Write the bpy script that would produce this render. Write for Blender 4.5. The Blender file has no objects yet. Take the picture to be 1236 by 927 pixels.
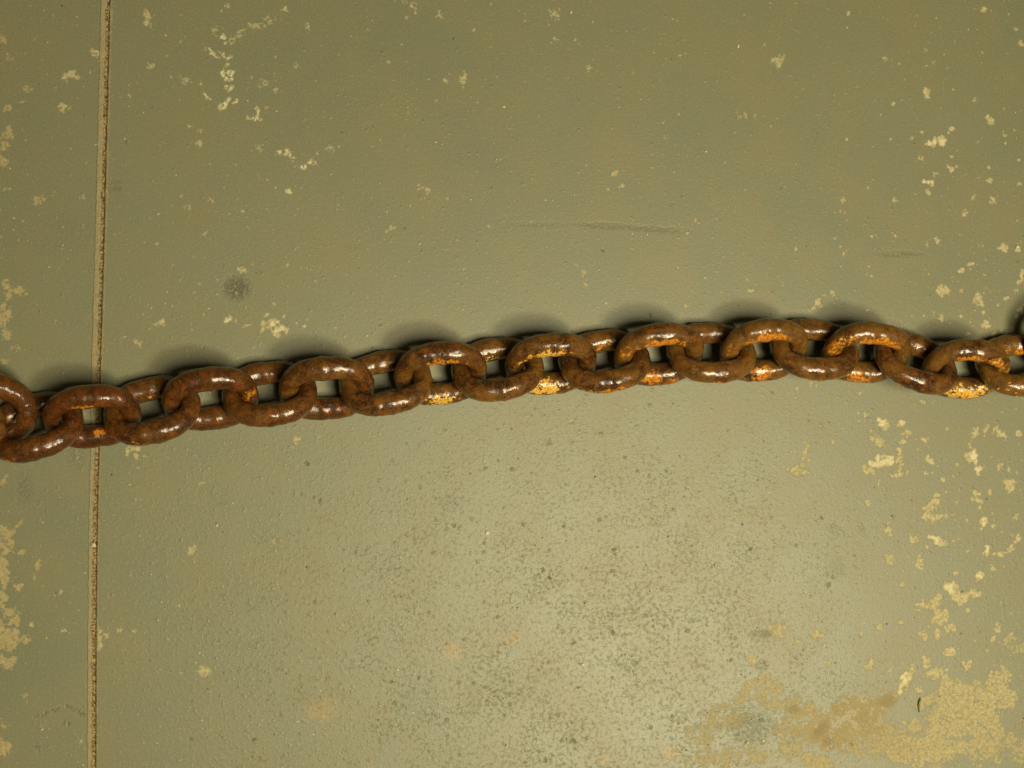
import bpy, math, random
import numpy as np
from mathutils import Vector, Matrix, noise

random.seed(7)
scene = bpy.context.scene
C = scene.collection
R = math.radians

# ------------------------------------------------------------------ camera, light, exposure
U = 0.0008                       # one layout unit in metres (0.8 mm)
TILT = R(9.1)                    # the camera leans a little to the right
FOC = 1900.0
cam_pos = Vector((-FOC * math.sin(TILT), 0.0, FOC * math.cos(TILT)))
cd = bpy.data.cameras.new('camera')
cam = bpy.data.objects.new('camera', cd)
C.objects.link(cam)
cam.location = cam_pos * U
cam.rotation_euler = (0, -TILT, 0)
cd.sensor_width = 36.0
cd.lens = 36.0 * FOC / 1236.0
cd.clip_start = 0.01
cd.clip_end = 50
scene.camera = cam

world = bpy.data.worlds.new('World')
scene.world = world
world.use_nodes = True
bg = world.node_tree.nodes['Background']
bg.inputs[0].default_value = (1.0, 0.80, 0.45, 1)
bg.inputs[1].default_value = 0.045

def overhead_lamp(name, loc, rot, sx, sy, watts, spread):
    ld = bpy.data.lights.new(name, 'AREA')
    ld.shape = 'RECTANGLE'
    ld.size = sx
    ld.size_y = sy
    ld.energy = watts
    ld.spread = R(spread)
    ld.color = (1.0, 0.875, 0.58)
    lamp = bpy.data.objects.new(name, ld)
    C.objects.link(lamp)
    lamp.location = loc
    lamp.rotation_euler = rot
overhead_lamp('overhead_lamp', (0.88, -1.04, 2.6), (R(20), R(16), R(8)), 0.50, 0.32, 18.5, 120)       # ceiling lamp, gives the sheen
overhead_lamp('overhead_lamp', (0.75, -0.52, 3.0), (R(9), R(11), R(5)), 1.25, 0.9, 44, 140)         # wide overhead lamp added for soft fill

scene.view_settings.view_transform = 'Standard'
scene.view_settings.look = 'None'
scene.view_settings.exposure = 0.0
scene.view_settings.gamma = 1.0


# ------------------------------------------------------------------ helpers
def at(px, py, h=0.0):
    """point at height h (layout units) above the floor, from its place in a 1236 x 927 plan"""
    u = (px - 618.0) / FOC
    v = (py - 463.5) / FOC
    d = Vector((math.sin(TILT) + u * math.cos(TILT), -v, -math.cos(TILT) + u * math.sin(TILT)))
    t = (h - cam_pos.z) / d.z
    return cam_pos + d * t


def tag(o, label=None, cat=None, group=None, kind=None):
    if label: o['label'] = label
    if cat: o['category'] = cat
    if group: o['group'] = group
    if kind: o['kind'] = kind
    return o


class NT:
    """small node-tree helper"""
    def __init__(self, name):
        self.m = bpy.data.materials.new(name)
        self.m.use_nodes = True
        self.t = self.m.node_tree
        self.bsdf = self.t.nodes['Principled BSDF']
        self.out = self.t.nodes['Material Output']

    def n(self, typ, **kw):
        nd = self.t.nodes.new(typ)
        for k, v in kw.items():
            setattr(nd, k, v)
        return nd

    def set(self, sock, v):
        if isinstance(v, bpy.types.NodeSocket):
            self.t.links.new(v, sock)
        else:
            sock.default_value = v

    def math(self, op, a, b=0.0, c=0.0, clamp=False):
        nd = self.n('ShaderNodeMath', operation=op, use_clamp=clamp)
        self.set(nd.inputs[0], a); self.set(nd.inputs[1], b); self.set(nd.inputs[2], c)
        return nd.outputs[0]

    def noise(self, vec, scale, detail=2.0, rough=0.5, dist=0.0):
        nd = self.n('ShaderNodeTexNoise')
        self.set(nd.inputs['Vector'], vec)
        nd.inputs['Scale'].default_value = scale
        nd.inputs['Detail'].default_value = detail
        nd.inputs['Roughness'].default_value = rough
        nd.inputs['Distortion'].default_value = dist
        return nd.outputs[0]

    def ramp(self, fac, lo, hi, smooth=True):
        nd = self.n('ShaderNodeMapRange', interpolation_type='SMOOTHSTEP' if smooth else 'LINEAR')
        self.set(nd.inputs[0], fac)
        self.set(nd.inputs[1], lo); self.set(nd.inputs[2], hi)
        return nd.outputs[0]

    def mix(self, fac, a, b, mode='MIX'):
        nd = self.n('ShaderNodeMix', data_type='RGBA', blend_type=mode)
        self.set(nd.inputs[0], fac)
        self.set(nd.inputs[6], a if isinstance(a, bpy.types.NodeSocket) else (*a, 1))
        self.set(nd.inputs[7], b if isinstance(b, bpy.types.NodeSocket) else (*b, 1))
        return nd.outputs[2]

    def attr(self, name):
        nd = self.n('ShaderNodeAttribute', attribute_name=name)
        sp = self.n('ShaderNodeSeparateColor')
        self.t.links.new(nd.outputs['Color'], sp.inputs[0])
        return sp.outputs[0], sp.outputs[1], sp.outputs[2], nd.outputs['Alpha']

    def bump(self, height, strength, dist, normal=None):
        nd = self.n('ShaderNodeBump')
        self.set(nd.inputs['Height'], height)
        self.set(nd.inputs['Strength'], strength)
        nd.inputs['Distance'].default_value = dist
        if normal is not None:
            self.set(nd.inputs['Normal'], normal)
        return nd.outputs[0]


# ------------------------------------------------------------------ floor
# bare spots: x, y, half width, half height, turn (degrees), strength
CHIPS = [
 (12,68,8,4,0,.8),(87,89,9,6,35,.9),(31,109,6,5,0,.7),(77,129,6,5,0,.8),(77,135,2,2,0,.7),(10,130,6,4,-30,.7),
 (46,243,7,5,30,.8),(177,19,4,6,0,.8),(178,27,4,6,10,.8),(114,63,6,6,0,.8),(182,79,4,4,0,.55),(10,161,7,6,0,.7),
 (3,178,6,6,0,.8),(4,192,6,6,0,.8),(28,207,2,2,0,.5),(4,46,4,6,0,.6),(275,7,4,3,0,.6),(266,13,3,3,0,.5),
 (225,97,9,6,0,.35),(133,40,3,4,0,.8),(157,118,2,7,0,.4),(262,35,6,5,0,.35),(313,100,9,8,0,.4),(333,109,4,5,0,.5),
 (356,80,4,3,0,.45),(229,153,4,3,0,.55),(240,157,5,3,0,.6),(240,172,6,5,0,.5),(313,178,7,5,0,.42),(400,181,7,5,-20,.5),
 (349,231,4,7,-20,1),(219,237,4,3,0,.5),(245,284,2,7,40,.45),(258,242,5,4,0,.45),(101,238,3,4,0,.45),(226,251,4,4,0,.45),
 (371,32,4,5,0,.45),(330,90,3,3,0,.4),(293,255,3,3,0,.4),(200,43,3,2,0,.5),(190,294,3,2,0,.4),(322,131,3,4,0,.5),
 (497,8,6,6,0,.55),(491,20,3,3,0,.5),(530,18,6,5,0,.5),(571,37,2.5,5,10,.7),(560,93,6,6,0,.7),(539,98,4,3,0,.6),
 (671,17,7,8,0,.5),(672,49,5,4,0,.5),(469,74,3,3,0,.5),(710,83,3,4,0,.6),(741,210,6,4,-30,.9),(752,225,5,2,0,.8),
 (734,229,2.5,2,0,.6),(516,229,4,5,0,.7),(506,227,3,5,0,.45),(471,276,4,4,0,.8),(590,273,3,3,0,.6),(800,147,3,3,0,.6),
 (821,67,3,3,0,.6),(744,240,2,2,0,.5),(682,179,3,3,0,.4),(541,240,3,2,0,.45),(498,267,2,2,0,.4),(458,183,2,2,0,.4),
 (938,74,7,7,0,.8),(892,141,5,6,0,.5),(911,139,3,3,0,.5),(1018,243,3,5,15,.8),(1014,254,2,3,0,.6),(1119,113,4,6,-20,.8),
 (1123,174,6,5,0,1),(1136,171,7,6,20,1),(1147,156,4,3,0,.7),(1113,160,3,3,0,.7),(1120,220,6,4,0,1),(1120,231,3,5,0,.9),
 (1148,205,4,5,0,.9),(1148,189,3,2,0,.8),(1113,192,3,5,0,.5),(1194,145,6,5,0,.6),(1128,210,3,5,20,.6),(1164,257,4,4,0,.5),
 (1211,298,4,7,0,.9),(1230,299,3,4,0,.8),(1230,222,7,2,0,.6),(1197,245,5,4,-30,.5),(1213,164,3,3,0,.6),(1230,193,3,2,0,.7),
 (960,301,3,3,0,.7),(1130,290,4,4,0,.6),(1225,34,3,4,0,.5),(1232,52,4,4,0,.5),(931,5,2,6,0,.4),(1075,168,2,2,0,.6),
 (1160,326,4,5,0,.7),(1172,319,6,3,0,.7),(1139,349,8,6,15,.9),(1133,352,5,4,0,.6),(1182,362,7,7,0,.5),(1191,392,5,5,0,.9),
 (1233,335,4,10,10,.8),(988,364,4,9,-20,.9),(982,372,5,3,-20,.6),(995,357,3,2,0,.5),(1006,354,4,3,0,.5),(1137,384,4,4,0,.7),
 (1160,382,2.5,2.5,0,.7),(1115,381,2,2,0,.8),(1101,381,2,2,0,.6),(1215,360,4,4,-40,.6),(1230,374,5,4,0,.7),(906,351,4,3,0,.6),
 (1200,405,4,8,10,.6),(1168,404,9,3,-35,.55),(1090,378,0,0,0,0),(1146,390,3,2,0,.5),
 (984,465,7,4,0,.6),(962,469,3,3,0,.6),(1046,500,7,3,0,.7),(1065,512,7,6,-30,1),(1088,510,6,4,30,1),(1096,522,4,7,0,.8),
 (1052,529,4,3,0,.8),(1061,535,6,5,0,.9),(1087,545,5,5,-20,.9),(1090,533,4,5,0,.8),(1066,559,17,6,-8,1),(1071,556,10,6,0,1),
 (1048,567,7,5,0,.9),(1081,574,11,3,-15,.9),(1087,563,3,9,10,.8),(1061,582,2,5,0,.6),(1117,533,3,8,-40,.8),(1124,558,8,3,35,1),
 (1118,553,3,6,0,.9),(1139,579,4,3,30,.9),(1119,571,5,3,0,.6),(1174,552,7,9,0,1),(1181,568,5,5,0,1),(1171,540,3,6,0,.7),
 (1178,524,5,6,0,.7),(1191,517,3,6,30,.6),(1210,525,9,4,15,.8),(1204,520,4,4,0,.8),(1229,523,5,4,0,.7),(1220,585,8,7,0,.9),
 (1218,569,3,4,0,.7),(1206,561,3,5,0,.7),(1179,602,6,6,0,.9),(1127,606,6,9,0,.7),(1118,614,8,4,0,.6),(1048,606,4,5,0,.6),
 (972,547,4,13,8,.8),(959,566,9,6,-20,.7),(971,570,4,7,0,.6),(1090,536,2,2,0,.8),(1112,484,4,3,0,.5),(1069,497,3,3,0,.5),
 (1030,520,3,2,0,.4),(1150,575,2,3,0,.5),(1164,480,2,3,0,.8),(1038,475,3,3,0,.6),(1005,535,4,3,0,.4),(1010,606,3,2,0,.5),
 (1187,631,4,10,0,1),(1200,634,4,3,0,.7),(1226,624,4,3,0,.7),(1104,650,8,6,0,.6),(1130,651,10,5,20,1),(1138,656,6,4,0,.9),
 (1152,652,8,2,0,.6),(1192,664,4,8,0,1),(1207,668,9,4,-10,.9),(1221,661,6,4,20,.7),(1074,675,7,8,0,.6),(1070,640,10,4,0,.5),
 (1111,680,6,8,0,.5),(1097,671,3,3,0,.8),(1182,695,9,4,-15,1),(1197,686,3,4,0,.8),(1152,692,4,3,0,.9),(1147,709,7,9,30,1),
 (1160,722,13,9,20,.9),(1174,716,9,5,0,.7),(1116,730,14,4,-15,.8),(1128,727,7,8,0,.8),(1136,742,10,8,0,.9),(1147,757,8,5,0,.8),
 (1130,765,5,6,20,.8),(1116,768,8,5,30,.8),(1145,788,9,6,0,.9),(1087,751,8,3,0,.6),(1204,759,4,6,20,.8),(1199,772,4,5,-30,.8),
 (1062,757,4,6,0,.6),(1177,773,3,3,0,.5),(1050,802,5,6,0,.8),(1073,810,6,3,0,.9),(1092,822,6,12,0,1),(1100,810,4,7,15,.8),
 (1108,832,5,4,0,.7),(938,763,12,8,0,.6),(986,765,6,7,0,.7),(963,775,4,5,0,.5),(909,799,6,5,-20,.9),(895,757,4,3,0,.5),
 (1118,798,7,7,0,.7),(1130,812,12,8,0,.6),(1000,803,3,5,15,.6),(862,745,3,4,0,.4),(1040,743,8,2,0,.45),(1168,805,6,9,0,.6),
 (1122,623,10,6,0,.7),(1140,623,8,3,0,.6),(1073,640,4,8,0,.5),(1150,622,3,3,0,.7),(1230,650,5,5,0,.6),
 (5,652,12,10,0,.6),(10,664,10,5,0,.8),(3,690,8,16,0,.9),(45,682,3,9,10,.8),(42,695,2,6,10,.6),(21,709,6,5,0,.8),
 (23,632,3,9,35,.7),(3,718,5,7,0,.8),(8,745,12,9,0,.7),(17,750,9,7,-30,.7),(6,772,17,10,0,.9),(4,798,9,9,0,.9),
 (16,738,5,5,0,.7),(3,905,9,9,0,.8),(10,903,7,4,0,.7),(38,754,3,3,0,.6),(2,728,4,5,0,.8),(77,761,6,2,0,.45),(30,842,6,4,0,.3),
 (145,761,6,3,-15,.7),(162,762,3,3,0,.8),(118,770,7,11,0,.7),(116,785,4,6,0,.5),(233,665,6,5,0,.5),(245,810,7,7,0,.6),
 (50,876,4,3,0,.3),(98,895,3,3,0,.4),(2,804,3,8,0,.6),(73,715,2,7,0,.3),(3,875,3,4,0,.5),(330,653,3,4,0,.4),
 (8,347,6,5,0,.6),(22,351,9,5,0,.7),(10,358,4,6,0,.6),(4,388,8,13,0,.7),(20,420,6,4,0,.6),(3,370,4,4,0,.6),(6,435,5,4,0,.5),
 (191,390,9,4,-20,.7),(276,386,7,4,-10,.95),(298,393,5,2,0,.8),(291,326,4,4,0,.7),(328,391,9,5,-10,1),(334,399,9,5,-20,1),
 (318,397,5,3,0,.8),(336,405,3,3,0,.9),(346,398,4,4,0,.9),(322,380,2,8,15,.7),(331,367,3,2,0,.8),(343,382,2,3,0,.7),
 (367,394,3,2,0,.8),(358,390,2,2,0,.7),(371,386,2,2,0,.7),(405,396,2,2,0,.7),(246,380,2,2,0,.7),(241,343,2,2,0,.6),
 (150,407,3,2,0,.5),(166,414,4,5,0,.35),(162,541,9,4,0,.7),(165,551,3,10,0,.8),(154,545,3,6,0,.6),(3,581,4,6,0,.7),
 (360,532,5,5,0,.5),(385,527,3,2,0,.4),(347,319,3,3,0,.4),(243,584,3,4,0,.4),(306,420,3,3,0,.35),
 (705,328,4,5,-30,.5),(710,337,5,2,40,.5),(709,345,6,3,0,.45),(560,325,2,2,0,.6),(830,370,4,4,0,.4),(902,338,3,3,0,.5),
 (607,440,0,0,0,0),(690,508,4,3,0,.5),(516,503,3,2,0,.5),(652,587,3,3,0,.3),(890,620,4,4,0,.5),(870,640,3,3,0,.4),
]
WHITE = [  # brighter, crusty scars drawn as lines
 [(247,54),(254,62),(262,67),(270,67),(276,70),(276,78)],[(268,86),(273,92),(282,88),(277,96),(270,90),(275,88)],[(272,103),(278,109)],
 [(276,118),(272,126),(266,131)],[(283,122),(286,123)],[(249,112),(252,119)],[(300,142),(307,143),(313,144)],[(310,130),(308,142)],
 [(332,188),(338,183),(346,184),(353,190),(358,200),(366,202),(374,196),(384,196)],[(340,10),(348,13)],[(269,44),(271,52)]]
TANLINE = [[(274,51),(285,47),(294,38),(306,33),(316,29),(326,24),(334,18),(344,12)]]
# darker or tan stains: x, y, half width, half height, turn, tan strength, dark strength
STAINS = [
 (285,347,15,14,0,0,.85),(735,272,46,4,2,0,.35),(790,276,40,4,2,0,.35),(728,273,24,3,1,0,.4),(1080,393,22,7,15,.2,.3),(1086,306,28,4,-2,0,.4),(650,270,30,3,0,0,.2),
 (90,545,10,22,0,0,.28),(28,590,9,18,0,0,.3),(390,855,24,20,0,.75,0),(546,785,16,13,0,.8,0),(576,777,10,8,0,.6,0),(618,770,15,8,-25,.95,.1),
 (455,776,10,9,0,.5,.1),(444,920,8,8,0,.7,0),(810,908,13,9,0,.9,0),(822,868,12,12,0,.4,0),(729,916,7,7,0,.8,0),(525,903,5,5,0,.5,0),
 (920,765,14,5,0,0,.45),(921,803,9,7,0,0,.4),(910,878,30,26,0,0,.30),(640,830,60,30,0,0,.10),(504,852,30,20,0,0,.16),
 (262,700,40,30,0,0,.05),(108,398,14,30,0,.35,.05),(139,225,8,9,0,0,.35),(345,172,25,20,0,.15,.05),(345,770,6,4,0,0,.2),
 (990,882,7,14,40,.2,.4),(1000,895,8,5,0,.2,.4),(958,856,8,5,0,.3,.5),(1072,846,12,8,0,.3,.3),(1015,365,14,8,0,0,.2),
 (1012,685,12,16,0,0,.2),(1000,706,4,4,0,0,.4),(570,840,10,20,0,0,.15),(230,115,20,12,0,.2,0),(300,75,30,35,0,.22,0),
 (1043,638,6,6,0,.3,.2),(830,640,12,10,0,.3,.1),(863,660,8,12,0,.35,0),(1010,638,14,8,20,.3,.2),(860,782,7,14,0,.4,0),
 (540,605,14,10,0,0,.15),(140,520,10,10,0,0,.1),(60,280,60,25,0,0,.08),(425,295,12,6,0,0,.15),(988,158,8,12,0,0,.15),
]
# large worn patches bottom right: x, y, half width, half height, cream, tan
WORN = [(1180,850,42,24,1,.35),(1150,870,45,32,1,.4),(1120,905,55,22,1,.4),(1190,895,26,30,.8,.45),(1210,838,16,13,.9,.2),(1206,815,13,9,.7,.1),
 (1040,868,42,24,.45,.95),(1025,850,20,16,.45,.95),(1065,850,16,14,.45,.95),(1060,895,45,20,.75,.6),(985,880,26,22,.6,.8),(1005,890,24,16,.5,.95),(960,862,16,14,.7,.6),
 (935,840,14,18,.75,.55),(918,825,20,9,.8,.4),(902,838,10,10,.6,.4),(880,860,15,14,.5,.5),(860,868,16,14,.35,.45),(905,915,26,9,.5,.35),(860,915,40,10,.4,.4),
 (955,905,20,9,.65,.5),(1232,905,10,12,.7,.5),(985,918,14,8,.8,.5),(845,885,16,12,.3,.45),(1225,780,8,8,.5,.2),(1150,835,20,10,.9,.2),(945,880,12,10,.6,.8)]
PITS = [(728,302,2.6),(638,28,2.5),(450,151,2),(655,688,3.2),(663,697,3),(740,763,3),(692,895,4.5),(708,891,2.6),(658,918,3.4),(473,823,2.6),
 (306,893,3.6),(906,663,3),(861,683,2.2),(1001,706,3),(1162,714,3),(742,668,2),(692,776,2.3),(768,800,3),(698,830,2.4),(571,824,2),(370,559,3.6),
 (386,604,3),(340,347,0.1),(810,246,2.2),(823,236,2),(547,46,2),(882,797,2.4),(1028,898,2.5),(245,420,1.5),(1191,602,2),(869,527,2),(879,519,2),(596,835,2.3),
 (741,663,3),(680,635,2.5),(548,634,3),(629,671,2.4),(573,903,0.1),(229,892,2),(505,818,2.2),(1100,905,2)]
SCRATCH = [[(42,866),(53,861),(62,857),(70,856)],[(78,853),(86,855),(95,861),(103,864)],[(74,872),(84,874)],[(40,900),(48,906)],[(150,170),(152,171)]]
JOINT = [(-700,152),(-200,134),(0,128.5),(100,126),(200,123.5),(300,121),(440,117),(540,115),(618,113),(760,111.5),(927,111),(1600,106)]

w_joint = sorted([((p := at(x, y)).y, p.x) for y, x in JOINT])
jy = np.array([a for a, b in w_joint]); jx = np.array([b for a, b in w_joint])


def spaced(lo, hi, step, far, n):
    mid = np.arange(lo, hi + .1, step)
    g = np.geomspace(1, 1 + far, n) - 1
    return np.concatenate([(lo - g[1:])[::-1], mid, (hi + g[1:])])

JX0 = float(np.interp(0.0, jy, jx))
xs = spaced(-700, 760, 1.8, 3000, 16)
fine = JX0 + np.arange(-16, 16.01, 0.6)
xs = np.sort(np.concatenate([xs[(xs < JX0 - 17) | (xs > JX0 + 17)], fine]))
ys = spaced(-520, 520, 1.8, 3000, 16)
GU, GY = np.meshgrid(xs, ys)
sh = np.interp(GY, jy, jx) - JX0
GX = GU + sh * np.clip(1 - (np.abs(GU - JX0) - 20) / 1500, 0, 1)
off = GU - JX0                                           # signed distance from the joint


def blob(cx, cy, rx, ry, deg, soft=1.0):
    """1 in the middle, 0.5 on the outline, 0 beyond; only on a local window of the grid"""
    r = max(rx, ry) * 2.2 + 3
    i0, i1 = np.searchsorted(ys, [cy - r, cy + r])
    j0, j1 = np.searchsorted(xs, [cx - r - 25, cx + r + 25])
    X = GX[i0:i1, j0:j1] - cx; Y = GY[i0:i1, j0:j1] - cy
    a = R(deg); c, s = math.cos(a), math.sin(a)
    x = X * c - Y * s; y = X * s + Y * c
    d = np.sqrt((x / rx) ** 2 + (y / ry) ** 2)
    return (slice(i0, i1), slice(j0, j1)), np.clip(1 - 0.5 * d ** 1.3, 0, 1)


def grow(F, sl, v):
    F[sl] = np.maximum(F[sl], v)

chip = np.zeros_like(GX); tan = np.zeros_like(GX); dark = np.zeros_like(GX); white = np.zeros_like(GX)
for (x, y, rx, ry, a, st) in CHIPS:
    if rx <= 0: continue
    p = at(x, y)
    if max(rx, ry) > 3.5:
        cr = random.Random(int(x * 31 + y * 7))
        ca, sa = math.cos(R(-a)), math.sin(R(-a))
        top = .88 if y < 300 and x < 1080 else (1.15 if x > 1000 else 1.0)
        for q in range(int(4 + rx * ry / 8)):
            u, w = cr.gauss(0, .50) * rx, cr.gauss(0, .50) * ry
            rr_ = cr.uniform(.22, .55) * min(rx, ry) + .7
            sl, v = blob(p.x + u * ca - w * sa, p.y + u * sa + w * ca, rr_ * cr.uniform(.7, 1.7), rr_, cr.uniform(0, 180))
            grow(chip, sl, v * (.50 + .45 * st) * top)
            if x < 60: grow(tan, sl, v * .8)
            if st > .9 and q % 2: grow(white, sl, v * .6)
        rx *= .62; ry *= .62
    sl, v = blob(p.x, p.y, rx + .2, ry + .2, a)
    top = .88 if y < 300 and x < 1080 else 1.0
    grow(chip, sl, v * (0.50 + 0.50 * st) * top)
    if st > .9: grow(white, sl, v * .6)
for (x, y, rx, ry, a, tn, dk) in STAINS:
    p = at(x, y)
    sl, v = blob(p.x, p.y, rx, ry, a)
    v = np.clip((v - .3) * 2.2, 0, 1)
    grow(tan, sl, v * tn); grow(dark, sl, v * dk)
wr = random.Random(5)
LOBES = []
for (x, y, rx, ry, cr, tn) in WORN:
    LOBES.append((x, y, rx * .8, ry * .8, cr, tn))
    for q in range(int(5 + rx * ry / 60)):
        g = wr.uniform(0, 6.28); k = wr.uniform(.6, 1.15); f = wr.uniform(3, 9)
        LOBES.append((x + math.cos(g) * rx * k, y + math.sin(g) * ry * k, f * wr.uniform(.7, 1.5), f, cr, tn))
for (x, y, rx, ry, cr, tn) in LOBES:
    p = at(x, y)
    sl, v = blob(p.x, p.y, rx, ry, 0)
    grow(chip, sl, np.minimum(v * 1.1, .74) * (0.6 + .4 * cr)); grow(tan, sl, np.clip((v - .3) * 2.2, 0, 1) * tn)
for (x, y, r) in PITS:
    if r < 1: continue
    p = at(x, y)
    sl, v = blob(p.x, p.y, r * .75, r * .42, (x * 37 + y) % 180)
    grow(dark, sl, np.clip(v * 1.5, 0, .85))


def strokes(lines, rad, F, k):
    for ln in lines:
        for (x0, y0), (x1, y1) in zip(ln, ln[1:]):
            n = max(2, int(math.hypot(x1 - x0, y1 - y0) / 1.6))
            for i in range(n + 1):
                f = i / n
                p = at(x0 + (x1 - x0) * f, y0 + (y1 - y0) * f)
                r = rad * random.uniform(.25, 1.25)
                sl, v = blob(p.x + random.uniform(-1, 1) * rad * 1.1, p.y + random.uniform(-1, 1) * rad * 1.1, r, r, 0)
                grow(F, sl, v * k)
strokes(WHITE, 2.6, chip, .8); strokes(WHITE, 2.2, white, .85)
strokes(TANLINE, 3.6, chip, .62)
strokes(SCRATCH, 1.5, dark, .8)
# scattered small flaking, denser to the right and at the left edge
rng = np.random.default_rng(3)
n_s = 0
while n_s < 980:
    px = rng.uniform(-60, 1300); py = rng.uniform(-40, 970)
    dens = .08 + .95 * max(0, (px - 900) / 336) * (.35 + .65 * (py > 280)) + .5 * max(0, 1 - px / 60) + .25 * (px > 820 and 270 < py < 380)
    if py > 500 and px < 900: dens *= .6
    if rng.uniform() > dens: continue
    n_s += 1
    r = rng.uniform(.8, 2.1) if rng.uniform() < .86 else rng.uniform(2, 3.6)
    p = at(px, py)
    sl, v = blob(p.x, p.y, r * rng.uniform(.8, 1.6), r, rng.uniform(0, 180))
    grow(chip, sl, v * (rng.uniform(.45, .75) if px < 1000 else rng.uniform(.6, 1.0)))
# lumpy paint over sand: how strong, by place
PXg = 618 + GX; PYg = 463.5 - GY
lump = 1 / (1 + np.exp(-(PYg - 560) / 45.0))
lump *= 1 / (1 + np.exp(-(PXg - 190) / 28.0))
lump *= 1 - .75 / (1 + np.exp(-(PXg - 960) / 60.0))
lump = .26 + .74 * lump
grain = np.exp(-(((PXg - 760) / 330.0) ** 2 + ((PYg - 800) / 220.0) ** 2))
# saw-cut joint: real slot in the slab, with a broken bare rim
yy = GY[:, 0]
wob = np.array([noise.noise(Vector((0, y / 21.0, 3.1))) * 1.5 + noise.noise(Vector((0, y / 4.0, 7.7))) * 1.5 for y in yy])[:, None]
wob2 = np.array([noise.noise(Vector((5, y / 16.0, 3.1))) * 2.2 + noise.noise(Vector((5, y / 3.5, 7.7))) * 2.0 for y in yy])[:, None]
fill = np.array([noise.noise(Vector((9, y / 12.0, 1.0))) * 1.6 + noise.noise(Vector((9, y / 3.5, 1.0))) * 1.6 for y in yy])[:, None]
o2 = off - 1.8
low0 = (PYg > 500) * 1.0
half = 2.3 + low0 * .5 + wob * .6
slot = np.clip((half - np.abs(o2 + wob * .5)) / 1.2, 0, 1)
bevel = np.clip(1 - np.clip(-(o2 + half), 0, 9) / (3.2 + wob2), 0, 1) * (o2 < 0) + np.clip(1 - np.clip(o2 - half, 0, 9) / (2.0 + wob), 0, 1) * (o2 >= 0)
GZ = -np.clip(slot, 0, 1) * np.clip(2.6 + fill * 1.3, .4, 5) - bevel * .55
low = (PYg > 500) * 1.0
rimL = np.clip(1.15 - np.abs(off + 2.6 - wob2 * .6) / (4.5 - 1.2 * low + wob2 * 1.2), 0, 1)
rimR = np.clip(1.1 - np.abs(off - 5.6) / (2.2 + wob * 1.2), 0, 1)
rim = np.maximum(rimL, rimR * .75)
rim = np.maximum(rim, slot)
bare = np.clip(rim * 1.3, 0, 1)

ny, nx = GX.shape
idx = np.arange(ny * nx).reshape(ny, nx)
quads = np.stack([idx[:-1, :-1], idx[:-1, 1:], idx[1:, 1:], idx[1:, :-1]], -1).reshape(-1, 4)
me = bpy.data.meshes.new('floor')
me.vertices.add(ny * nx)
me.vertices.foreach_set('co', (np.stack([GX, GY, GZ], -1) * U).astype(np.float32).ravel())
me.loops.add(quads.size)
me.loops.foreach_set('vertex_index', quads.astype(np.int32).ravel())
me.polygons.add(len(quads))
me.polygons.foreach_set('loop_start', np.arange(0, quads.size, 4, dtype=np.int32))
me.polygons.foreach_set('use_smooth', np.ones(len(quads), dtype=bool))
me.update(calc_edges=True)


def put(mesh, name, *ch):
    a = mesh.attributes.new(name, 'FLOAT_COLOR', 'POINT')
    a.data.foreach_set('color', np.stack([np.broadcast_to(c, ch[0].shape) for c in ch], -1).astype(np.float32).ravel())
put(me, 'wear', chip, tan, dark, white)
put(me, 'relief', lump, grain, bare, slot)
floor = bpy.data.objects.new('floor', me)
C.objects.link(floor)
tag(floor, kind='structure')


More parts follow.
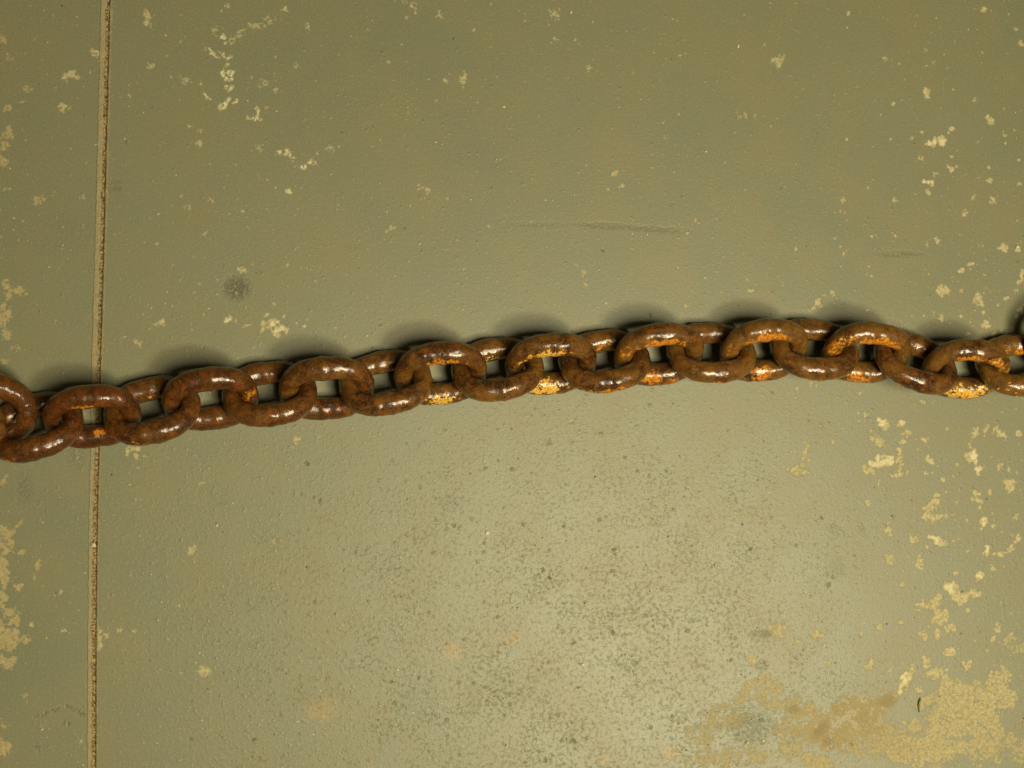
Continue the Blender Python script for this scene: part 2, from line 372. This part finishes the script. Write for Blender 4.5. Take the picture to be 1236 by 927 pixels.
def floor_material():
    N = NT('painted_concrete')
    co = N.n('ShaderNodeTexCoord').outputs['Object']
    chip, tan, dark, white = N.attr('wear')
    lump, grain, bare, slot = N.attr('relief')
    vary = N.math('ADD', .50, N.math('MULTIPLY', .65, N.math('MULTIPLY', N.ramp(N.noise(co, 11, 4, .6), .35, .62), N.ramp(N.noise(co, 38, 3, .6), .30, .62))))
    lump = N.math('MULTIPLY', lump, vary)
    grain = N.math('MULTIPLY', grain, N.math('MULTIPLY', vary, .75))
    n_big = N.noise(co, 2.6, 3, .55)
    n_mid = N.noise(co, 14, 4, .6)
    n_cloud = N.noise(co, 45, 3, .6)
    n_edge = N.noise(co, 300, 3, .65, .5)
    n_rag = N.noise(co, 85, 4, .65, .5)
    n_fine = N.noise(co, 520, 3, .65)
    n_grit = N.noise(co, 800, 2, .6)
    n_speck = N.noise(co, 260, 5, .75)
    n_lump = N.noise(co, 210, 3.5, .62, .3)
    n_lump2 = N.noise(co, 280, 5, .75)
    # paint
    base = N.mix(N.ramp(n_big, .3, .7), (.162, .180, .108), (.190, .201, .124))
    base = N.mix(N.ramp(n_mid, .35, .7), base, (.200, .192, .106))
    base = N.mix(N.math('MULTIPLY', N.ramp(n_cloud, .5, .75), .25), base, (.180, .165, .10))
    base = N.mix(N.math('MULTIPLY', N.ramp(n_fine, .48, .66), .50), base, (.27, .225, .105))
    base = N.mix(N.math('MULTIPLY', N.ramp(n_grit, .50, .62), .45), base, (.125, .138, .080))
    # sandy glints painted into the base colour of the rough zone
    g2 = N.math('MULTIPLY', N.ramp(n_lump2, .55, .72), grain)
    base = N.mix(N.math('MULTIPLY', g2, .22), base, (.38, .345, .25))
    g3 = N.math('MULTIPLY', N.ramp(n_speck, .635, .69), N.math('ADD', N.math('MULTIPLY', grain, .8), .25, clamp=True))
    base = N.mix(N.math('MULTIPLY', g3, .18), base, (.14, .115, .06))
    g4 = N.ramp(N.noise(co, 330, 5, .75), .62, .67)
    base = N.mix(N.math('MULTIPLY', g4, .7), base, (.45, .39, .24))
    # grains of sand caught under the paint, some worn pale on top
    hp = 0.0
    for sc, rad, keep, amp in ((80, .20, .40, .42), (150, .28, .55, .30)):
        vo = N.n('ShaderNodeTexVoronoi'); N.set(vo.inputs['Vector'], co); vo.inputs['Scale'].default_value = sc
        cs = N.n('ShaderNodeSeparateColor'); N.t.links.new(vo.outputs['Color'], cs.inputs[0])
        dd = N.math('ADD', vo.outputs['Distance'], N.math('MULTIPLY', N.math('SUBTRACT', n_edge, .5), .55))
        pm = N.math('MULTIPLY', N.ramp(dd, rad, .0), N.ramp(cs.outputs[0], 1 - keep, 1.0, False))
        hp = N.math('ADD', hp, N.math('MULTIPLY', N.math('MULTIPLY', pm, N.math('ADD', N.math('MULTIPLY', lump, .8), .30)), amp))
        pale = N.math('MULTIPLY', N.ramp(pm, .25, .6), N.ramp(cs.outputs[1], .45, .8))
        base = N.mix(N.math('MULTIPLY', pale, .75), base, (.42, .33, .15))
        drk = N.math('MULTIPLY', N.ramp(pm, .35, .6), N.ramp(cs.outputs[2], .90, .96))
        base = N.mix(N.math('MULTIPLY', drk, .3), base, (.07, .06, .03))
    # stains
    st = N.math('ADD', tan, N.math('MULTIPLY', N.math('SUBTRACT', n_rag, .5), 1.6))
    st = N.math('ADD', st, N.math('MULTIPLY', N.math('SUBTRACT', n_edge, .5), 1.0))
    st = N.math('MULTIPLY', N.ramp(st, .35, .85), N.ramp(tan, .05, .35))
    base = N.mix(N.math('MULTIPLY', st, .70), base, (.285, .22, .09))
    dk = N.math('MULTIPLY', dark, N.ramp(n_edge, .36, .56))
    # chips down to the bare slab
    f = N.math('ADD', chip, N.math('MULTIPLY', N.math('SUBTRACT', n_edge, .5), 1.5))
    f = N.math('ADD', f, N.math('MULTIPLY', N.math('SUBTRACT', n_rag, .5), N.math('ADD', .9, N.math('MULTIPLY', tan, 2.0))))
    f = N.math('ADD', f, N.math('MULTIPLY', N.math('SUBTRACT', n_fine, .5), .95))
    gate = N.ramp(chip, .02, .22)
    cm = N.math('MULTIPLY', N.ramp(f, .47, .53), gate)
    slab = N.mix(N.ramp(n_edge, .35, .65), (.40, .34, .165), (.60, .53, .305))
    slab = N.mix(N.math('MULTIPLY', N.ramp(n_fine, .5, .7), .4), slab, (.29, .235, .12))
    slab = N.mix(N.math('MULTIPLY', tan, .75), slab, N.mix(N.ramp(n_fine, .35, .65), (.22, .165, .065), (.35, .285, .135)))
    slab = N.mix(N.math('MULTIPLY', N.ramp(N.math('ADD', white, N.math('MULTIPLY', N.math('SUBTRACT', n_fine, .5), .6)), .35, .6), .9), slab, (.68, .64, .42))
    amt = N.math('MULTIPLY', cm, N.math('ADD', .30, N.math('MULTIPLY', .7, N.ramp(chip, .30, .75, False))))
    amt = N.math('MULTIPLY', amt, N.ramp(n_grit, .22, .50))
    amt = N.math('MULTIPLY', amt, N.math('ADD', .86, N.math('MULTIPLY', white, .3), clamp=True))
    col = N.mix(amt, base, slab)
    # joint rim and dirt in the slot
    rimf = N.ramp(N.math('ADD', bare, N.math('MULTIPLY', N.math('SUBTRACT', n_fine, .5), .7)), .38, .62)
    rimf = N.math('MULTIPLY', rimf, N.math('ADD', .45, N.math('MULTIPLY', .55, N.ramp(n_rag, .35, .6))))
    col = N.mix(N.math('MULTIPLY', rimf, .85), col, N.mix(N.ramp(n_grit, .4, .6), (.31, .25, .125), (.42, .345, .19)))
    dirt = N.mix(N.ramp(n_fine, .42, .60), (.10, .068, .028), (.40, .30, .13))
    col = N.mix(N.ramp(slot, .3, .8), col, dirt)
    col = N.mix(N.math('MULTIPLY', dk, .72), col, (.055, .055, .032))
    N.set(N.bsdf.inputs['Base Color'], col)
    rg = N.math('ADD', .345, N.math('MULTIPLY', n_mid, .10))
    rg = N.math('ADD', rg, N.math('MULTIPLY', cm, .35))
    rg = N.math('ADD', rg, N.math('MULTIPLY', rimf, .35), clamp=True)
    N.set(N.bsdf.inputs['Roughness'], rg)
    N.bsdf.inputs['Specular IOR Level'].default_value = .40
    # relief
    h = N.math('MULTIPLY', N.math('POWER', N.ramp(n_lump, .46, .80), 1.5), N.math('MULTIPLY', lump, .22))
    h = N.math('ADD', h, N.math('MULTIPLY', N.math('POWER', N.ramp(n_lump2, .45, .85), 1.6), N.math('MULTIPLY', lump, .26)))
    h = N.math('ADD', h, N.math('MULTIPLY', n_fine, N.math('ADD', .06, N.math('MULTIPLY', grain, .08))))
    h = N.math('ADD', h, hp)
    h = N.math('SUBTRACT', h, N.math('MULTIPLY', cm, .22))
    h = N.math('ADD', h, N.math('MULTIPLY', N.math('MULTIPLY', n_fine, cm), .35))
    h = N.math('ADD', h, N.math('MULTIPLY', N.math('MULTIPLY', n_grit, rimf), .9))
    h = N.math('SUBTRACT', h, N.math('MULTIPLY', dk, .3))
    N.set(N.bsdf.inputs['Normal'], N.bump(h, 1.0, .0014))
    return N.m
me.materials.append(floor_material())


# ------------------------------------------------------------------ chain
def rust_material():
    N = NT('greasy_rusty_iron')
    co = N.n('ShaderNodeTexCoord').outputs['Object']
    inf = N.n('ShaderNodeObjectInfo').outputs['Random']
    cv = N.n('ShaderNodeVectorMath', operation='ADD')
    N.set(cv.inputs[0], co)
    cx = N.n('ShaderNodeCombineXYZ'); N.set(cx.inputs[0], N.math('MULTIPLY', inf, 7.3)); N.set(cx.inputs[1], N.math('MULTIPLY', inf, 3.1))
    N.set(cv.inputs[1], cx.outputs[0])
    v = cv.outputs[0]
    orange, yellow, red, contact = N.attr('rust')
    a = N.noise(v, 45, 4, .6)
    b = N.noise(v, 130, 4, .65, .4)
    c = N.noise(v, 380, 4, .65)
    d = N.noise(v, 900, 3, .6)
    col = N.mix(N.ramp(a, .35, .65), (.038, .013, .003), (.135, .050, .007))
    col = N.mix(N.math('MULTIPLY', N.ramp(b, .45, .7), .7), col, (.27, .078, .008))
    col = N.mix(N.math('MULTIPLY', N.ramp(N.math('MULTIPLY_ADD', N.math('SUBTRACT', b, .5), 1.4, red), .45, .95), .75), col, (.23, .040, .006))
    col = N.mix(N.math('MULTIPLY', N.ramp(c, .50, .62), .75), col, (.022, .010, .004))
    col = N.mix(N.math('MULTIPLY', N.ramp(d, .54, .66), .60), col, (.26, .15, .045))
    col = N.mix(N.math('MULTIPLY', N.ramp(N.math('SUBTRACT', N.math('ADD', a, N.math('MULTIPLY', b, .6)), red), .28, .70), .50), col, (.215, .110, .020))  # golden sheen mixed into the colour, stronger on the less red links
    col = N.mix(N.math('MULTIPLY', N.ramp(red, .30, .62), .45), col, (.060, .017, .003))
    fo = N.math('ADD', orange, N.math('MULTIPLY', N.math('SUBTRACT', b, .5), 1.7))
    fo = N.math('ADD', fo, N.math('MULTIPLY', N.math('SUBTRACT', c, .5), .8))
    fo = N.math('MULTIPLY', N.ramp(fo, .40, .70), N.ramp(orange, .03, .3))
    oc = N.mix(N.ramp(c, .38, .62), (.34, .095, .008), (.74, .30, .024))
    col = N.mix(fo, col, oc)
    fy = N.math('ADD', yellow, N.math('MULTIPLY', N.math('SUBTRACT', b, .5), 1.9))
    fy = N.math('ADD', fy, N.math('MULTIPLY', N.math('SUBTRACT', c, .5), 1.1))
    fy = N.math('MULTIPLY', N.ramp(fy, .46, .58), N.ramp(yellow, .03, .3))
    yc = N.mix(N.ramp(c, .40, .60), (.60, .28, .03), (.86, .54, .10))
    col = N.mix(fy, col, yc)
    N.set(N.bsdf.inputs['Base Color'], col)
    N.bsdf.inputs['Metallic'].default_value = 0.0
    N.bsdf.inputs['Specular IOR Level'].default_value = .12
    r = N.math('ADD', .30, N.math('MULTIPLY', b, .22))
    r = N.math('ADD', r, N.math('MULTIPLY', N.math('MAXIMUM', fo, fy), .18))
    N.set(N.bsdf.inputs['Roughness'], r)
    N.set(N.bsdf.inputs['Coat Weight'], N.math('SUBTRACT', 1.0, N.math('MULTIPLY', N.ramp(b, .50, .75), .7)))
    N.set(N.bsdf.inputs['Coat Roughness'], N.math('ADD', .05, N.math('MULTIPLY', c, .16)))
    h = N.math('ADD', N.math('MULTIPLY', b, .55), N.math('MULTIPLY', c, .40))
    h = N.math('ADD', h, N.math('MULTIPLY', d, .16))
    h = N.math('SUBTRACT', h, N.math('MULTIPLY', N.ramp(c, .58, .70), .35))
    h = N.math('ADD', h, N.math('MULTIPLY', fy, .22))
    nb = N.bump(h, 1.0, .0013)
    N.set(N.bsdf.inputs['Normal'], nb)
    nc = N.bump(h, .5, .0009)
    N.set(N.bsdf.inputs['Coat Normal'], nc)
    return N.m
RUST = rust_material()

LC, WC = 43.8, 32.0            # half length and half width of the bar's centre line
RA, RC = 13.4, 11.2            # bar radius on the sides and at the worn crowns


def build_link(px, py, side, yaw, roll=45.0, pitch=0.0, dz=0.0, red=.3, marks=(), label='', seed=0, size=1.0):
    """side +1: the arm on the far side (picture top) is raised; -1: the near arm is raised.
    marks: (arm 'hi'/'lo', x0, x1, turn0, turn1, 'o'/'y', strength), turn measured from straight up towards the lamp side"""
    nt, nr = 168, 36
    ph = seed * 3.71
    z0 = (WC * math.sin(R(abs(roll) * .94)) + RA) * size
    p = at(px, py, z0)
    roll += random.Random(seed + 50).uniform(-2.5, 2.5)
    yaw += random.Random(seed + 90).uniform(-1.2, 1.2)
    rot = Matrix.Rotation(R(yaw), 3, 'Z') @ Matrix.Rotation(R(pitch), 3, 'Y') @ Matrix.Rotation(R(roll * side * .94), 3, 'X')
    yawm = Matrix.Rotation(R(-yaw), 3, 'Z')
    cen = []
    e = 2.0 / 2.45
    for i in range(nt):
        t = 2 * math.pi * i / nt
        c, s = math.cos(t), math.sin(t)
        cen.append(Vector((LC * math.copysign(abs(c) ** e, c), WC * math.copysign(abs(s) ** e, s), 0)))
    # even spacing along the loop
    seg = [(cen[(i + 1) % nt] - cen[i]).length for i in range(nt)]
    tot = sum(seg); pts = []; acc = 0; j = 0
    for i in range(nt):
        want = tot * i / nt
        while acc + seg[j] < want: acc += seg[j]; j += 1
        pts.append(cen[j].lerp(cen[(j + 1) % nt], (want - acc) / seg[j]))
    cen = pts
    V = []; A = []
    lr = random.Random(seed); wx = lr.uniform(-8, 8); fat = lr.uniform(.965, 1.03)
    for i in range(nt):
        q = cen[i]; tg = (cen[(i + 1) % nt] - cen[i - 1]).normalized()
        outw = Vector((tg.y, -tg.x, 0))
        ax = abs(q.x) / LC
        rr = RA + (RC - RA) * min(1, max(0, (ax - .35) / .6)) ** 1.4
        rr *= fat
        rr += .9 * math.exp(-((q.x - wx) / 4.5) ** 2) * (1 if q.y * side > 0 else .4)      # weld swelling
        for k in range(nr):
            a = 2 * math.pi * k / nr
            n = outw * math.cos(a) + Vector((0, 0, 1)) * math.sin(a)
            pos = q + n * rr
            f = noise.noise(Vector((pos.x / 19 + ph, pos.y / 19, pos.z / 19))) * .9 \
                + noise.noise(Vector((pos.x / 6.5, pos.y / 6.5 + ph, pos.z / 6.5))) * .62 \
                + noise.noise(Vector((pos.x / 2.6, pos.y / 2.6 + ph, pos.z / 2.6))) * .26
            pos = q + n * (rr + f)
            V.append(pos * size)
            wn = yawm @ (rot @ n)
            turn = math.degrees(math.atan2(-wn.y, wn.z))
            o = y = 0.0
            hi = q.y * side > 0
            for (arm, x0, x1, t0, t1, kind, st) in marks:
                if (arm == 'hi') != hi: continue
                xm, xh = (x0 + x1) / 2, (x1 - x0) / 2
                tm, th = (t0 + t1) / 2, (t1 - t0) / 2
                dd = math.sqrt(((q.x - xm) / xh) ** 2 + ((turn - tm) / th) ** 2)
                w = max(0.0, min(1.0, 1 - .5 * dd ** 1.6)) * st
                if kind == 'o': o = max(o, w)
                else: y = max(y, w)
            A.append((o, y, red, 0))
    F = []
    for i in range(nt):
        i2 = (i + 1) % nt
        for k in range(nr):
            k2 = (k + 1) % nr
            F.append((i * nr + k, i * nr + k2, i2 * nr + k2, i2 * nr + k))
    m = bpy.data.meshes.new('chain_link')
    m.from_pydata([v * U for v in V], [], F)
    m.polygons.foreach_set('use_smooth', [True] * len(F))
    at_ = m.attributes.new('rust', 'FLOAT_COLOR', 'POINT')
    at_.data.foreach_set('color', np.array(A, dtype=np.float32).ravel())
    m.materials.append(RUST)
    m.update()
    ob = bpy.data.objects.new('chain_link', m)
    C.objects.link(ob)
    ob.matrix_world = Matrix.Translation((p + Vector((0, 0, dz))) * U) @ rot.to_4x4()
    tag(ob, label, 'chain link', 'rusty chain links')
    return ob

HI = 45
LINKS = [
 # px, py, side, yaw, roll, pitch, dz, red, marks, label
 (-52, 522, -1, 18, 45, 0, 0, .35, [('hi', 10, 40, 0, 60, 'o', .5)],
  'rusty link end poking through the opening of the flattest link at the left edge'),
 (-14, 492, 1, -12, 30, 0, 6, .52, [],
  'rusty link lying flattest of all, its broad rounded end at the left edge'),
 (42, 515, -1, 15, 45, 0, 0, .50, [('hi', -45, 0, 20, 110, 'o', .40)],
  'red-brown link low at left edge, running up to the link on the floor joint'),
 (111, 503, 1, 6, 45, 0, 0, .6, [('hi', -30, 35, 30, 80, 'o', .42), ('lo', -4, 14, -40, 10, 'o', .5)],
  'red-brown link lying right across the saw-cut floor joint'),
 (183.5, 495, -1, 13, 45, 0, 0, .45, [('lo', -6, 6, 10, 60, 'y', .3), ('hi', -45, -10, 20, 80, 'o', .35)],
  'dark rusty link first right of the floor joint, above a small pale drip'),
 (254, 481.5, 1, 7, 45, 0, 0, .5, [('hi', 38, 55, 0, 90, 'o', .5), ('hi', -10, 18, 60, 95, 'o', .4)],
  'dark brown link second right of the floor joint, small red spot on its right end'),
 (325.5, 475, -1, 8, 45, 0, 0, .45, [('hi', -5, 12, 40, 80, 'o', .5)],
  'dark brown link directly below the white flaked spot in the paint'),
 (394.5, 469, 1, 4, 45, 0, 0, .4, [('lo', -20, 0, 0, 60, 'o', .3)],
  'plain brown link just right of the link below the white flaked spot'),
 (465.5, 462, -1, 12, 45, 0, 0, .35, [('lo', -4, 14, 10, 60, 'o', .3)],
  'brown link with raised near arm, hooked into the leftmost yellow-flaked link from its left'),
 (532, 451, 1, 5, 45, 0, 0, .4, [('hi', -28, 28, 30, 95, 'o', .68), ('lo', -26, 26, -10, 90, 'y', .64), ('lo', -30, 30, -10, 110, 'o', .5)],
  'leftmost link with a cracked pale yellow flake on its low near arm'),
 (600.5, 445.5, -1, 9, 45, 0, 0, .3, [('lo', -16, 14, 15, 70, 'y', .5), ('hi', -40, 0, 50, 110, 'o', .45)],
  'brown link with pale flake on its far arm, between two links with yellow near arms'),
 (665, 439.6, 1, 4, 45, 0, 0, .35, [('hi', -42, 24, 26, 95, 'y', .56), ('hi', -45, 30, 35, 100, 'o', .7), ('lo', -32, 16, -30, 85, 'y', .74), ('lo', -32, 30, -30, 90, 'o', .5)],
  'link at the chain middle with yellow paint on both its arms'),
 (729.5, 435.5, -1, 8, 45, 0, 0, .35, [('hi', -50, 30, 40, 115, 'o', .62), ('lo', -10, 20, 0, 70, 'o', .5)],
  'rusty link with an orange underside, just right of the middle link with yellow paint'),
 (795.5, 428, 1, 3, 45, 0, 0, .35, [('hi', -28, 28, 26, 95, 'o', .95), ('hi', -46, -28, 0, 90, 'o', .5), ('lo', -22, 2, -20, 70, 'o', .75), ('lo', 2, 30, 30, 90, 'o', .5)],
  'link with bright orange inside its raised arm, leftmost of the three such links'),
 (858.5, 425.5, -1, 2, 45, 0, 0, .25, [('hi', -30, 45, 55, 110, 'o', .55), ('lo', -16, 16, 60, 100, 'o', .5)],
  'brown link between the first and second of the three links with bright orange arms'),
 (922, 423, 1, 4, 45, 0, 0, .25, [('hi', -28, 26, 24, 95, 'o', 1.05), ('hi', -48, -34, -20, 60, 'o', .45), ('lo', -22, 14, -20, 85, 'o', .75)],
  'link with bright orange inside its raised arm, middle of the three such links'),
 (983, 421.5, -1, -1, 45, 0, 0, .3, [('hi', -20, 25, 60, 110, 'o', .55), ('hi', -48, -20, 10, 60, 'o', .35)],
  'brown link between the second and third of the three links with bright orange arms'),
 (1045.5, 426, 1, -3, 45, 0, 0, .25, [('hi', -24, 32, 24, 95, 'o', 1.0), ('hi', -40, -26, 0, 60, 'y', .55), ('hi', -50, -24, 0, 70, 'o', .7), ('hi', 44, 56, 0, 110, 'o', .5), ('lo', -28, 14, 0, 90, 'o', .8)],
  'link with bright orange raised arm and a round yellow-orange spot on its left end'),
 (1105, 437.5, -1, -15, 45, 0, 0, .35, [('hi', -45, 10, 55, 110, 'o', .45), ('lo', -8, 12, 55, 95, 'o', .4)],
  'brown link sloping down right towards the link with the large yellow patch'),
 (1165, 445.8, 1, -6, 45, 0, 0, .25, [('hi', -28, 8, 28, 90, 'o', .78), ('hi', 8, 44, 22, 80, 'y', .52), ('hi', 8, 44, 20, 85, 'o', .8), ('lo', -32, 40, -14, 80, 'y', .80), ('lo', -34, 44, -20, 90, 'o', .6)],
  'link with the largest bright yellow paint patch on its low near arm'),
 (1230, 440.5, -1, 6, 42, 0, 0, .15, [('hi', -40, 50, -30, 90, 'y', .50), ('hi', -40, 50, -20, 90, 'o', .6), ('lo', -40, 40, 0, 80, 'o', .55)],
  'dark link speckled with yellow flakes, cut off by the right edge'),
 (1284, 402, 1, 24, 45, 0, 0, .3, [],
  'last link at the right edge, only its dark end in view'),
]
for i, (px, py, side, yaw, roll, pitch, dz, red, marks, label) in enumerate(LINKS):
    build_link(px, py, side, yaw, roll, pitch, dz, red, marks, label, seed=i + 1)


# ------------------------------------------------------------------ small things on the floor
def simple(name, col, rough):
    N = NT(name)
    co = N.n('ShaderNodeTexCoord').outputs['Object']
    n = N.noise(co, 700, 3, .6)
    N.set(N.bsdf.inputs['Base Color'], N.mix(N.ramp(n, .35, .65), tuple(c * .7 for c in col), col))
    N.bsdf.inputs['Roughness'].default_value = rough
    return N.m


def rod_mesh(name, pts, radii, nr=8):
    V = []; F = []
    for i, (p, r) in enumerate(zip(pts, radii)):
        a = pts[max(0, i - 1)]; b = pts[min(len(pts) - 1, i + 1)]
        t = (b - a).normalized(); s = t.cross(Vector((0, 0, 1))).normalized(); u = s.cross(t)
        for k in range(nr):
            g = 2 * math.pi * k / nr
            V.append((p + s * math.cos(g) * r + u * math.sin(g) * r * .6) * U)
    for i in range(len(pts) - 1):
        for k in range(nr):
            F.append((i * nr + k, i * nr + (k + 1) % nr, (i + 1) * nr + (k + 1) % nr, (i + 1) * nr + k))
    F.append(tuple(range(nr))[::-1]); F.append(tuple((len(pts) - 1) * nr + k for k in range(nr)))
    m = bpy.data.meshes.new(name); m.from_pydata(V, [], F)
    m.polygons.foreach_set('use_smooth', [True] * len(F))
    return m
sp = [at(x, y, 1.2 + .5 * i) for i, (x, y) in enumerate([(1110, 860), (1109.3, 855), (1109.5, 850), (1110.6, 846), (1112.3, 842.5)])]
o0 = sp[0].copy()
m = rod_mesh('splinter', [p - Vector((o0.x, o0.y, 0)) for p in sp], [.5, 1.1, 1.3, 1.1, .4])
m.materials.append(simple('olive_fibre', (.20, .19, .035), .6))
o = bpy.data.objects.new('splinter', m); C.objects.link(o); o.location = (o0.x * U, o0.y * U, 0)
tag(o, 'tiny olive green curved splinter lying on the big bare patch at lower right', 'splinter')


def grit(name, spots, mat, label):
    V = []; F = []
    for (px, py, r) in spots:
        p = at(px, py); b = len(V)
        rx, ry, rz = r * random.uniform(.7, 1.3), r * random.uniform(.7, 1.3), r * random.uniform(.5, .9)
        a = random.uniform(0, 6.3)
        ring = 6
        for lev, (zz, sc) in enumerate([(0, .85), (.5, 1), (1.1, .75)]):
            for k in range(ring):
                g = a + 2 * math.pi * k / ring
                w = random.uniform(.8, 1.2)
                V.append(((p.x + math.cos(g) * rx * sc * w) * U, (p.y + math.sin(g) * ry * sc * w) * U, rz * zz * U))
        V.append((p.x * U, p.y * U, rz * 1.4 * U))
        for l in range(2):
            for k in range(ring):
                F.append((b + l * ring + k, b + l * ring + (k + 1) % ring, b + (l + 1) * ring + (k + 1) % ring, b + (l + 1) * ring + k))
        for k in range(ring):
            F.append((b + 2 * ring + k, b + 2 * ring + (k + 1) % ring, b + 3 * ring))
    m = bpy.data.meshes.new(name); m.from_pydata(V, [], F); m.materials.append(mat)
    o = bpy.data.objects.new(name, m); C.objects.link(o)
    tag(o, label, 'grit', kind='stuff')
rg = random.Random(11)
pale = [(891, 56, 2), (689, 15, 1.7), (608, 129, 1.8), (588, 643, 2.4), (480, 808, 2), (852, 183, 1.4), (182, 693, 1.3), (216, 731, 1.4),
        (218, 812, 1.2), (703, 802, 2), (241, 788, 1.2), (262, 634, 1.4), (1228, 298, 2), (113, 658, 3), (781, 283, 1.5), (763, 282, 1.2), (902, 896, 2), (921, 894, 2)]
for i in range(900):
    if i % 3: px, py = rg.gauss(720, 260), rg.gauss(790, 130)
    else: px, py = rg.uniform(-40, 1290), rg.uniform(-40, 970)
    if 380 < py < 560: continue
    if abs(px - 118) < 12: continue
    pale.append((px, py, rg.uniform(.4, 1.0)))
grit('pale_grit', pale, simple('pale_sand', (.66, .60, .43), .5), 'fine pale sand grains scattered over the painted floor')
brown = []
for i in range(150):
    if i % 2: px, py = rg.gauss(720, 260), rg.gauss(770, 130)
    else: px, py = rg.uniform(-40, 1290), rg.uniform(-40, 970)
    if 380 < py < 560: continue
    brown.append((px, py, rg.uniform(.4, 1.1)))
grit('brown_grit', brown, simple('rust_crumb', (.16, .09, .03), .8), 'fine brown rust crumbs scattered over the painted floor')
